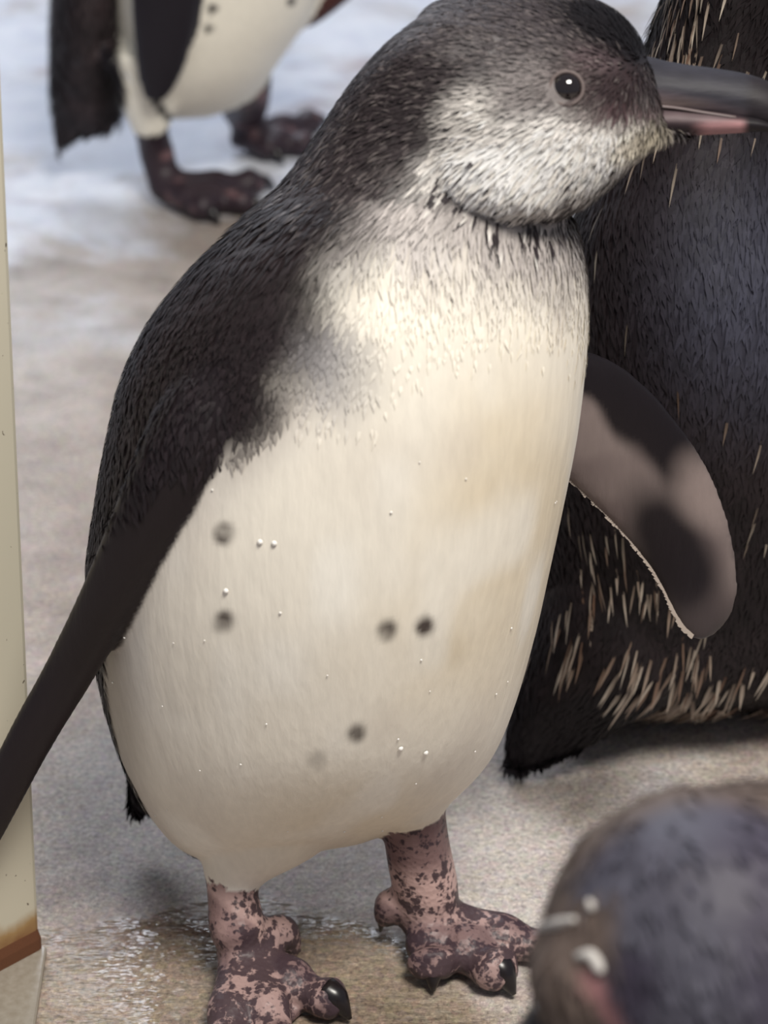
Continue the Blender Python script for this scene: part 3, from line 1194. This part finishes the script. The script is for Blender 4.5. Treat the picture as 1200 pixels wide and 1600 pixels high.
    for i, (q, nn) in enumerate(zip(edge, nds)):
        P0 = W(q[0] + 4, q[1] - 5, DM(q[1]) + nn - .013)
        for k in range(1):
            D_ = unit(-RT * .45 - UP * .8 + RT * rng.normal(0, .1))
            S_ = unit(RT * .7 - UP * .6)
            l_, w_ = .0026 * rng.uniform(.7, 1.2), .0009
            o_ = len(V)
            for s1, s2, z in ((-1, 0, 0), (1, 0, 0), (.8, 1, 0), (-.8, 1, 0)):
                V.append(P0 + S_ * w_ * s1 + D_ * l_ * s2 - FW * .0012 - parent_origin(t))
            for s1, s2, z in ((-1, 0, 0), (1, 0, 0), (.8, 1, 0), (-.8, 1, 0)):
                V.append(P0 + S_ * w_ * s1 + D_ * l_ * s2 + FW * .0004 - parent_origin(t))
            Fc += [(o_, o_ + 1, o_ + 2, o_ + 3), (o_ + 7, o_ + 6, o_ + 5, o_ + 4), (o_, o_ + 4, o_ + 5, o_ + 1), (o_ + 1, o_ + 5, o_ + 6, o_ + 2),
                   (o_ + 2, o_ + 6, o_ + 7, o_ + 3), (o_ + 3, o_ + 7, o_ + 4, o_)]
    fr = new_mesh('flipper_fringe', V, Fc, M_FRINGE, t, False)
    fr['kind'] = 'stuff'
    # ---------- beads of water on the belly
    V, Fc = [], []
    idx = np.where((near == 'body') & (n > .35) & (py > 700) & (py < 1300) & (back < .1))[0]
    pick = list(rng.choice(idx, 30, replace=False))
    for q in ((405, 848), (432, 850), (664, 1177), (352, 925), (625, 1170)):
        pick.append(idx[np.argmin(np.hypot(px[idx] - q[0], py[idx] - q[1]))])
    _, nrm = mesh_tris(me)
    for ii, i in enumerate(pick):
        r = .0006 * rng.uniform(.6, 1.2) if ii < 30 else .0014
        o_ = len(V)
        N_ = nrm[i]
        X_ = unit(np.cross(N_, UP))
        Y_ = np.cross(N_, X_)
        for la in (0, .6, 1.15):
            for k in range(8):
                a = k * math.pi / 4
                V.append(co[i] + (X_ * math.cos(a) + Y_ * math.sin(a)) * r * math.cos(la) + N_ * r * .8 * math.sin(la) + N_ * .0004 - parent_origin(t))
        V.append(co[i] + N_ * (r * .85 + .0004) - parent_origin(t))
        for a in range(2):
            for k in range(8):
                Fc.append((o_ + a * 8 + k, o_ + a * 8 + (k + 1) % 8, o_ + a * 8 + 8 + (k + 1) % 8, o_ + a * 8 + 8 + k))
        for k in range(8):
            Fc.append((o_ + 16 + k, o_ + 16 + (k + 1) % 8, o_ + 24))
    dr = new_mesh('water_beads', V, Fc, M_WATER, t)
    dr['kind'] = 'stuff'


M_RIDGE = plain('beak_ridge_horn', lin(96, 84, 84), 0.5)
M_LID = plain('eyelid_skin', lin(92, 80, 78), 0.6)
M_FRINGE = plain('flipper_edge_feathers', lin(146, 134, 124), 0.6)
build_main()


# ------------------------------------------------------------------ dark adult turned away, right behind
def build_dark():
    Yb = 1.335

    def D(py):
        return upright(py, Yb)
    g0 = G(1130, 1130)
    t = thing('penguin', 'black-brown penguin seen from behind with pale streaked moulting feathers on its back', 'penguin',
              (g0[0], g0[1], 0), 'penguins on the wet floor')
    R = [((960, 1122), (1290, 1100), .03), ((880, 1100), (1340, 1076), .07), ((838, 1040), (1375, 1030), .092), ((820, 900), (1400, 900), .105),
         ((836, 750), (1405, 750), .11), ((855, 600), (1400, 600), .108), ((868, 470), (1385, 470), .10), ((888, 365), (1355, 365), .088),
         ((925, 290), (1320, 290), .078), ((962, 210), (1295, 210), .068), ((990, 130), (1280, 130), .06), ((1016, 50), (1275, 50), .056), ((1045, -30), (1275, -30), .055),
         ((1075, -110), (1270, -110), .05), ((1110, -170), (1250, -170), .035)]
    comps = [('body', [pair(l, r, D((l[1] + r[1]) / 2), b) for l, r, b in R], dict(seg=48, sub=4))]
    dh = D(-120)
    comps.append(('head', [pair((1095, -130), (1095, -50), dh, .02), pair((1120, -185), (1120, -20), dh, .045), pair((1180, -205), (1185, 0), dh, .052),
                           pair((1250, -195), (1255, -30), dh, .046), pair((1300, -160), (1300, -70), dh, .03), pair((1320, -135), (1320, -90), dh, .012)], dict(seg=32, sub=4)))
    # tail, a broad stiff wedge that nearly brushes the floor
    comps.append(('tail', [pair2((850, 830), D(830) - .01, (1090, 830), D(830) - .015, .07), pair2((832, 930), D(930) - .025, (1090, 940), D(940) - .03, .062), pair2((820, 1000), D(1010) - .045, (1080, 1040), D(1040) - .05, .05), pair2((800, 1080), D(1085) - .060, (1042, 1098), D(1098) - .055, .035),
                           pair2((793, 1140), D(1140) - .070, (985, 1128), D(1128) - .06, .020), pair2((790, 1175), D(1175) - .075, (945, 1150), D(1150) - .068, .012),
                           pair2((792, 1195), D(1195) - .078, (905, 1172), D(1172) - .072, .006), pair2((796, 1200), D(1200) - .08, (872, 1186), D(1186) - .078, .003)], dict(seg=24, sub=5)))
    # flipper hanging on the far side
    comps.append(('flip', [pair((1370, 380), (1420, 400), D(390), .03), pair((1385, 520), (1450, 520), D(520), .028), pair((1400, 680), (1480, 680), D(680), .03),
                           pair((1415, 830), (1480, 830), D(830), .025), pair((1430, 930), (1465, 930), D(930), .01)], dict(seg=20, sub=4)))
    for hx, tipx in ((1105, (1045, 1085, 1140)), (1250, (1200, 1260, 1300))):
        h = G(hx, 1098)
        comps.append(('foot', tube([W(hx, 1010, D(1010)), W(hx, 1060, D(1060)), h + [0, 0, .02]], [.024, .02, .021]), dict(seg=16, sub=4)))
        for q in tipx:
            comps.append(('foot', toe(h + [0, 0, .02], G(q, 1136), .02, .016), dict(seg=16, sub=3)))
    me, co, near = fuse(comps, 0.0032, 5)
    co[:, 2] = np.maximum(co[:, 2], 0.0005)
    px, py, d = project(co)
    n1 = hash_noise(co, 30, 11)
    cols = np.tile(lin(20, 14, 16), (len(co), 1))
    m = smooth(.4, .7, n1)[:, None]
    cols = cols * (1 - m) + lin(29, 22, 24) * m
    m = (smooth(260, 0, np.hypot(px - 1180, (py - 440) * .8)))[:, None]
    cols = cols * (1 - m * .9) + lin(54, 55, 68) * m * .9  # bluish sheen of reflected light, painted into the back colour
    tl = (near == 'tail')[:, None]
    cols = np.where(tl & (py[:, None] > 1060 + 60 * (n1[:, None] - .5)), lin(22, 17, 20), cols)
    ftm = (near == 'foot').astype(float)
    cols = np.where(ftm[:, None] > 0, lin(36, 28, 34), cols)
    finish_body(me, co, cols, ftm * 0, M_DARKBODY, t)
    dens = np.where(near == 'foot', 0, 1.0) * (d < D(py) + .03)

    def flow(P):
        x, y, _ = project(P)
        k = smooth(850, 1080, y)
        return dirs(-.05 - .45 * smooth(1150, 880, x) * k + .0 * x - .22 * smooth(420, 100, y), np.ones_like(x))

    def tint(P, cl, g):
        x, y, _ = project(P)
        j = 0.75 + .5 * g.random((len(cl), 1))
        return cl * j * .85, cl * j * 1.15
    feathers('plumage', me, co, cols, dens, flow, lambda P: np.full(len(P), .013), lambda P: np.full(len(P), .0021),
             lambda P: np.full(len(P), .0009), M_DARKFEATHER, t, tint, 26000, 5)
    # pale worn feathers lying over the dark coat
    rump = smooth(960, 1070, py) * smooth(960, 1060, px)
    cl1 = np.exp(-(((px - 970) / 75) ** 2 + ((py - 960) / 85) ** 2)) * 2.0
    cl2 = np.exp(-(((px - 1060) / 90) ** 2 + ((py - 60) / 130) ** 2)) * 1.3
    cl3 = np.exp(-(((px - 985) / 40) ** 2 + ((py - 300) / 70) ** 2)) * 1.0
    pd = dens * (.10 + cl1 + cl2 + cl3 + rump * 1.6) * ((near == 'body') | ((near == 'tail') & (py < 1080))) * (1 - .85 * smooth(200, 60, np.hypot(px - 1150, (py - 470) * .7)))
    pd = pd * smooth(.30, .62, hash_noise(co, 40, 15))

    def tint2(P, cl, g):
        x, y, _ = project(P)
        r = g.random((len(cl), 1))
        a = lin(84, 60, 50) * (1 - r) + lin(124, 106, 92) * r
        b = lin(128, 100, 82) * (1 - r) + lin(214, 202, 186) * r
        k = (.45 + .65 * smooth(850, 1050, y) + .5 * np.exp(-(((x - 960) / 80) ** 2 + ((y - 930) / 90) ** 2)) + .3 * smooth(350, 100, y))[:, None]
        k = k * (.5 + .9 * g.random((len(cl), 1)))
        return a * np.minimum(k, 1) * .55, b * np.minimum(k, 1)
    feathers('pale_feathers', me, co, cols, pd, flow, lambda P:   .022 + .008 * smooth(850, 1050, project(P)[1]), lambda P: .0013 + .0009 * smooth(980, 1060, project(P)[1]),
             lambda P: np.full(len(P), .0036), M_FEATHER, t, tint2, 640, 6, .07)
    # ragged fringe of the tail and of the rump
    e = smooth(1120, 1180, py) * (near == 'tail') * (d < D(py))
    feathers('tail_fringe', me, co, cols, e + 1e-6 * (near == 'tail'), lambda P: dirs(np.full(len(P), -.15), np.ones(len(P))), lambda P: np.full(len(P), .013), lambda P: np.full(len(P), .0035),
             lambda P: np.full(len(P), -.001), M_DARKFEATHER, t, tint, 700, 8)


build_dark()


# ------------------------------------------------------------------ adult with white belly, far left
def build_left():
    Yb = 2.25

    def D(py):
        return upright(py, Yb)
    g0 = G(320, 300)
    t = thing('penguin', 'adult penguin with clean white belly, black flipper and dark feet on the white washed floor', 'penguin',
              (g0[0], g0[1], 0), 'penguins on the wet floor')
    R = [((248, 188), (325, 184), .012), ((225, 178), (372, 166), .045), ((200, 140), (415, 125), .075), ((188, 85), (448, 80), .092), ((180, 20), (482, 30), .102),
         ((180, -60), (512, -40), .11), ((190, -170), (540, -150), .115), ((225, -300), (560, -290), .11), ((275, -430), (560, -430), .09), ((325, -530), (540, -540), .065),
         ((360, -610), (535, -620), .05)]
    comps = [('body', [pair(l, r, D((l[1] + r[1]) / 2), b) for l, r, b in R], dict(seg=48, sub=4))]
    dh = D(-640)
    comps.append(('head', [pair((365, -690), (370, -600), dh, .03), pair((400, -720), (400, -570), dh, .045), pair((450, -730), (455, -570), dh, .05), pair((510, -715), (515, -590), dh, .042),
                           pair((550, -690), (550, -620), dh, .025), pair((562, -670), (562, -635), dh, .012)], dict(seg=28, sub=4)))
    comps.append(('tail', [pair((100, -120), (230, -120), D(-120) + .02, .075), pair((82, -20), (200, -20), D(-20) + .01, .07), pair((77, 70), (192, 70), D(70), .055), pair((78, 140), (190, 140), D(140), .04),
                           pair((80, 180), (190, 180), D(185), .026), pair((82, 204), (182, 198), D(203), .014), pair((84, 222), (128, 208), D(217), .009), pair((84, 240), (100, 232), D(238), .004)], dict(seg=24, sub=4)))
    comps.append(('flip', [pair((215, -330), (280, -330), D(-330) - .09, .03), pair((205, -200), (315, -200), D(-200) - .105, .02), pair((203, -90), (318, -90), D(-90) - .108, .013),
                           pair((203, 0), (312, 0), D(0) - .106, .011), pair((207, 60), (303, 55), D(60) - .104, .010), pair((213, 110), (290, 104), D(108) - .100, .009),
                           pair((219, 140), (274, 136), D(140) - .097, .007), pair((229, 160), (259, 157), D(159) - .096, .005)], dict(seg=24, sub=4)))
    comps.append(('flip', [pair((520, -230), (560, -230), D(-230), .03), pair((540, -120), (590, -110), D(-110), .022), pair((525, -40), (562, -20), D(-30), .016), pair((488, 20), (518, 22), D(20), .011),
                           pair((473, 44), (488, 42), D(43), .005)], dict(seg=20, sub=4)))
    comps.append(('body', tube([W(222, 70, D(70) - .05), W(228, 140, D(140) - .05), W(236, 200, D(200) - .045)], [.036, .026, .0175]), dict(seg=24, sub=4)))
    h1 = G(263, 322)
    comps.append(('foot', tube([W(235, 195, D(195) - .045), W(245, 240, upright(240, h1[1] + .01)), W(260, 290, upright(290, h1[1])), h1 + [.004, 0, .018]], [.0165, .0165, .017, .018]), dict(seg=20, sub=4)))
    t1 = [G(412, 302), G(400, 338), G(330, 350)]
    h2 = G(385, 240)
    comps.append(('foot', tube([W(378, 120, D(120) + .02), W(382, 170, upright(170, h2[1])), W(388, 215, upright(215, h2[1])), h2 + [0, 0, .018]], [.028, .022, .02, .02]), dict(seg=20, sub=4)))
    t2 = [G(500, 205), G(490, 246), G(430, 256)]
    for h, tt in ((h1, t1), (h2, t2)):
        for q in tt:
            comps.append(('foot', toe(h + [.004, 0, .02], q, .018, .0145), dict(seg=16, sub=3)))
        for i in (0, 1):
            m0 = (tt[i] + tt[i + 1]) / 2
            wv = (tt[i + 1] - tt[i]) / 2
            a = h + [0, 0, .012]
            comps.append(('foot', [(np.array([*(a * (1 - k) + m0 * k)[:2], z]), wv * w_, np.array([0, 0, hh])) for k, z, w_, hh in ((0, .012, .25, .011), (.4, .012, .5, .009), (.8, .008, .8, .006))], dict(seg=16, sub=3)))
    me, co, near = fuse(comps, 0.0042, 4)
    co[:, 2] = np.maximum(co[:, 2], 0.0005)
    px, py, d = project(co)
    n1 = hash_noise(co, 40, 21) - .5
    cols = np.tile(lin(244, 239, 224), (len(co), 1))

    def put(c, w):
        nonlocal cols
        w = np.clip(w, 0, 1)[:, None]
        cols = cols * (1 - w) + c * w
    bl = lin(34, 29, 33)
    behind = smooth(8, -4, px - np.interp(py, [-600, -200, 0, 60, 200], [420, 230, 184, 186, 192]) + n1 * 8)
    put(bl, behind * (near == 'body'))
    put(bl, (near == 'body') * (d > D(py) + .03) * (px < 420))
    put(bl, (near == 'head') * 1.0)
    put(lin(40, 34, 36), (near == 'tail') * 1.0)
    put(lin(70, 58, 60), (near == 'tail') * smooth(.1, .3, n1) * .5)
    put(lin(30, 27, 34), (near == 'flip') * 1.0)
    put(lin(78, 44, 40), (near == 'flip') * (px > 470) * .7)
    for x, y, r in ((325, 45, 7), (331, 14, 8), (455, 2, 7), (243, 158, 9), (252, 172, 8), (262, 183, 7)):
        put(lin(40, 36, 38), smooth(r * 1.3, r * .7, np.hypot(px - x, py - y)) * (near == 'body') * (d < D(py)))
    ft = (near == 'foot').astype(float)
    put(lin(52, 42, 48), ft)
    put(lin(120, 92, 94), ft * smooth(.12, .32, hash_noise(co, 80, 25) - .5) * .8)
    finish_body(me, co, cols, ft * 0, M_BODY, t)

    def tint(P, cl, g):
        j = .6 + .9 * g.random((len(cl), 1))
        return cl * j, cl * j * 1.2
    dk = (near == 'tail') * 1.0 + behind * (near == 'body') * .6
    feathers('plumage', me, co, cols, dk + 1e-6, lambda P: dirs(np.full(len(P), -.05), np.ones(len(P))), lambda P: np.full(len(P), .016),
             lambda P: np.full(len(P), .003), lambda P: np.full(len(P), .002), M_DARKFEATHER, t, tint, 3500, 9)
    for tt, h in ((t1, h1), (t2, h2)):
        for q in tt:
            dr = unit((q - h) * [1, 1, 0])
            claw(q - dr * .006 + [0, 0, .012], q + dr * .012 + [0, 0, .003], .007, t)
    # beak above the frame
    b = part('beak', [pair((548, -688), (548, -625), dh, .012), pair((590, -675), (590, -630), dh, .009), pair((640, -662), (640, -632), dh, .006), pair((662, -640), (660, -625), dh, .002)], M_CLAW, t, 20, 4)


build_left()


# ------------------------------------------------------------------ grey head close to the lens, lower right
def build_front():
    dz = 0.80
    g0 = G(1100, 2150)
    c0 = W(1085, 1490, dz)
    t = thing('penguin', 'small grey-blue penguin with brown cheek and white flecks, its head beside the pink feet', 'penguin',
              (c0[0] + .03, c0[1] - .01, 0), 'penguins on the wet floor')
    e = dz / F
    comps = []
    # crown seen from above and behind; the face looks to the left and away
    comps.append(('head', ellipsoid(W(1105, 1485, dz), RT * 262 * e, -FW * .050, UP * 262 * e), dict(seg=40, sub=3)))
    comps.append(('head', ellipsoid(W(1200, 1440, dz + .01), RT * 240 * e, -FW * .05, UP * 228 * e), dict(seg=40, sub=3)))
    comps.append(('face', ellipsoid(W(915, 1520, dz - .004), RT * 92 * e, -FW * .030, UP * 105 * e), dict(seg=28, sub=3)))
    b = c0 + np.array([.035, -.005, 0])
    comps.append(('body', tube([c0 + [.02, 0, -.02], [b[0], b[1] + .005, .27], [b[0], b[1], .22], [b[0], b[1], .16], [b[0], b[1], .09], [b[0], b[1], .05], [b[0], b[1], .035]],
                               [.05, .06, .074, .088, .084, .06, .02], up=(0, 1, 0)), dict(seg=40, sub=4)))
    for s in (-1, 1):
        comps.append(('flip', [(np.array([b[0] + s * x, b[1] - .01, z]), np.array([0, .03 * k, 0]), np.array([.009 * k, 0, 0])) for x, z, k in
                               ((.075, .24, 1), (.098, .19, 1), (.104, .14, .95), (.108, .10, .8), (.11, .075, .4))], dict(seg=16, sub=4)))
        h = np.array([b[0] + s * .04, b[1], 0])
        comps.append(('foot', tube([h + [0, 0, .07], h + [0, 0, .045], h + [0, 0, .017]], [.022, .017, .017], up=(0, 1, 0)), dict(seg=16, sub=4)))
        for a in (-.5, 0, .5):
            comps.append(('foot', toe(h + [0, 0, .017], h + [-.06 * math.cos(a), .06 * math.sin(a) + .02, 0], .016, .012), dict(seg=16, sub=3)))
    me, co, near = fuse(comps, 0.0032, 6)
    co[:, 2] = np.maximum(co[:, 2], 0.0005)
    px, py, d = project(co)
    n1 = hash_noise(co, 45, 31) - .5
    cols = np.tile(lin(68, 67, 77), (len(co), 1))

    def put(c, w):
        nonlocal cols
        w = np.clip(w, 0, 1)[:, None]
        cols = cols * (1 - w) + c * w
    put(lin(52, 49, 60), smooth(.0, .3, n1) * .6)
    put(lin(56, 50, 64), smooth(1080, 1220, px + (1500 - py) * .1) * .6)
    # brown rim of the crown and brown cheek
    q = np.hypot((px - 1105) / 262, (py - 1485) / 262)
    put(lin(84, 72, 66), smooth(.80, .98, q) * (near == 'head') * (py < 1500))
    put(lin(90, 78, 72), smooth(985, 930, px + n1 * 30) * (py > 1400))
    put(lin(150, 108, 108), smooth(24, 8, np.abs((px - 925) - (py - 1530) * .55)) * smooth(1500, 1530, py))
    put(lin(44, 38, 52), smooth(70, 20, np.hypot(px - 985, (py - 1540) * .8)) * .8)
    put(lin(222, 214, 200), (near == 'body') * (co[:, 1] > b[1] + .03) * (co[:, 2] < .24))
    ft = (near == 'foot').astype(float)
    put(lin(150, 112, 112), ft)
    finish_body(me, co, cols, ft, M_DARKBODY, t)

    def tint(P, cl, g):
        j = .75 + .5 * g.random((len(cl), 1))
        return cl * j * .85, cl * j * 1.15

    def flow(P):
        x, y, _ = project(P)
        return dirs(np.full(len(P), .35), np.ones(len(P)))
    feathers('plumage', me, co, cols, np.where(near == 'foot', 0, 1.0), flow, lambda P: np.full(len(P), .008), lambda P: np.full(len(P), .0018),
             lambda P: np.full(len(P), .0012), M_DARKFEATHER, t, tint, 9000, 12)
    # white flecks: short pale tubes round the cheek
    kd = KDTree(len(co))
    for i, v in enumerate(co):
        kd.insert(v, i)
    kd.balance()
    _, nrm = mesh_tris(me)
    fm = plain('fleck_white', lin(176, 172, 168), .7)
    for pts, r in (([(838, 1452), (868, 1444), (898, 1436)], .0030), ([(918, 1416), (928, 1413)], .0034), ([(900, 1494), (922, 1492), (934, 1508), (940, 1520)], .0030),
                   ([(836, 1548), (855, 1554)], .0030)):
        ch = []
        for x, y in pts:
            m = np.hypot(px - x, py - y) < 14
            m &= d < dz + .01
            dd = d[m].mean() if m.any() else dz
            ch.append(W(x, y, dd - .0015))
        if len(ch) == 2:
            ch.insert(1, (ch[0] + ch[1]) / 2)
        r = r * .62
        rr = [r * .5] + [r] * (len(ch) - 2) + [r * .5]
        part('white_fleck', tube(ch, rr, .8, up=-FW), fm, t, 12, 4)
    # short beak below the cheek
    bk = part('beak', tube([W(880, 1600, dz + .01), W(830, 1650, dz + .015), W(780, 1690, dz + .02)], [.012, .009, .002]), M_CLAW, t, 16, 4)


build_front()
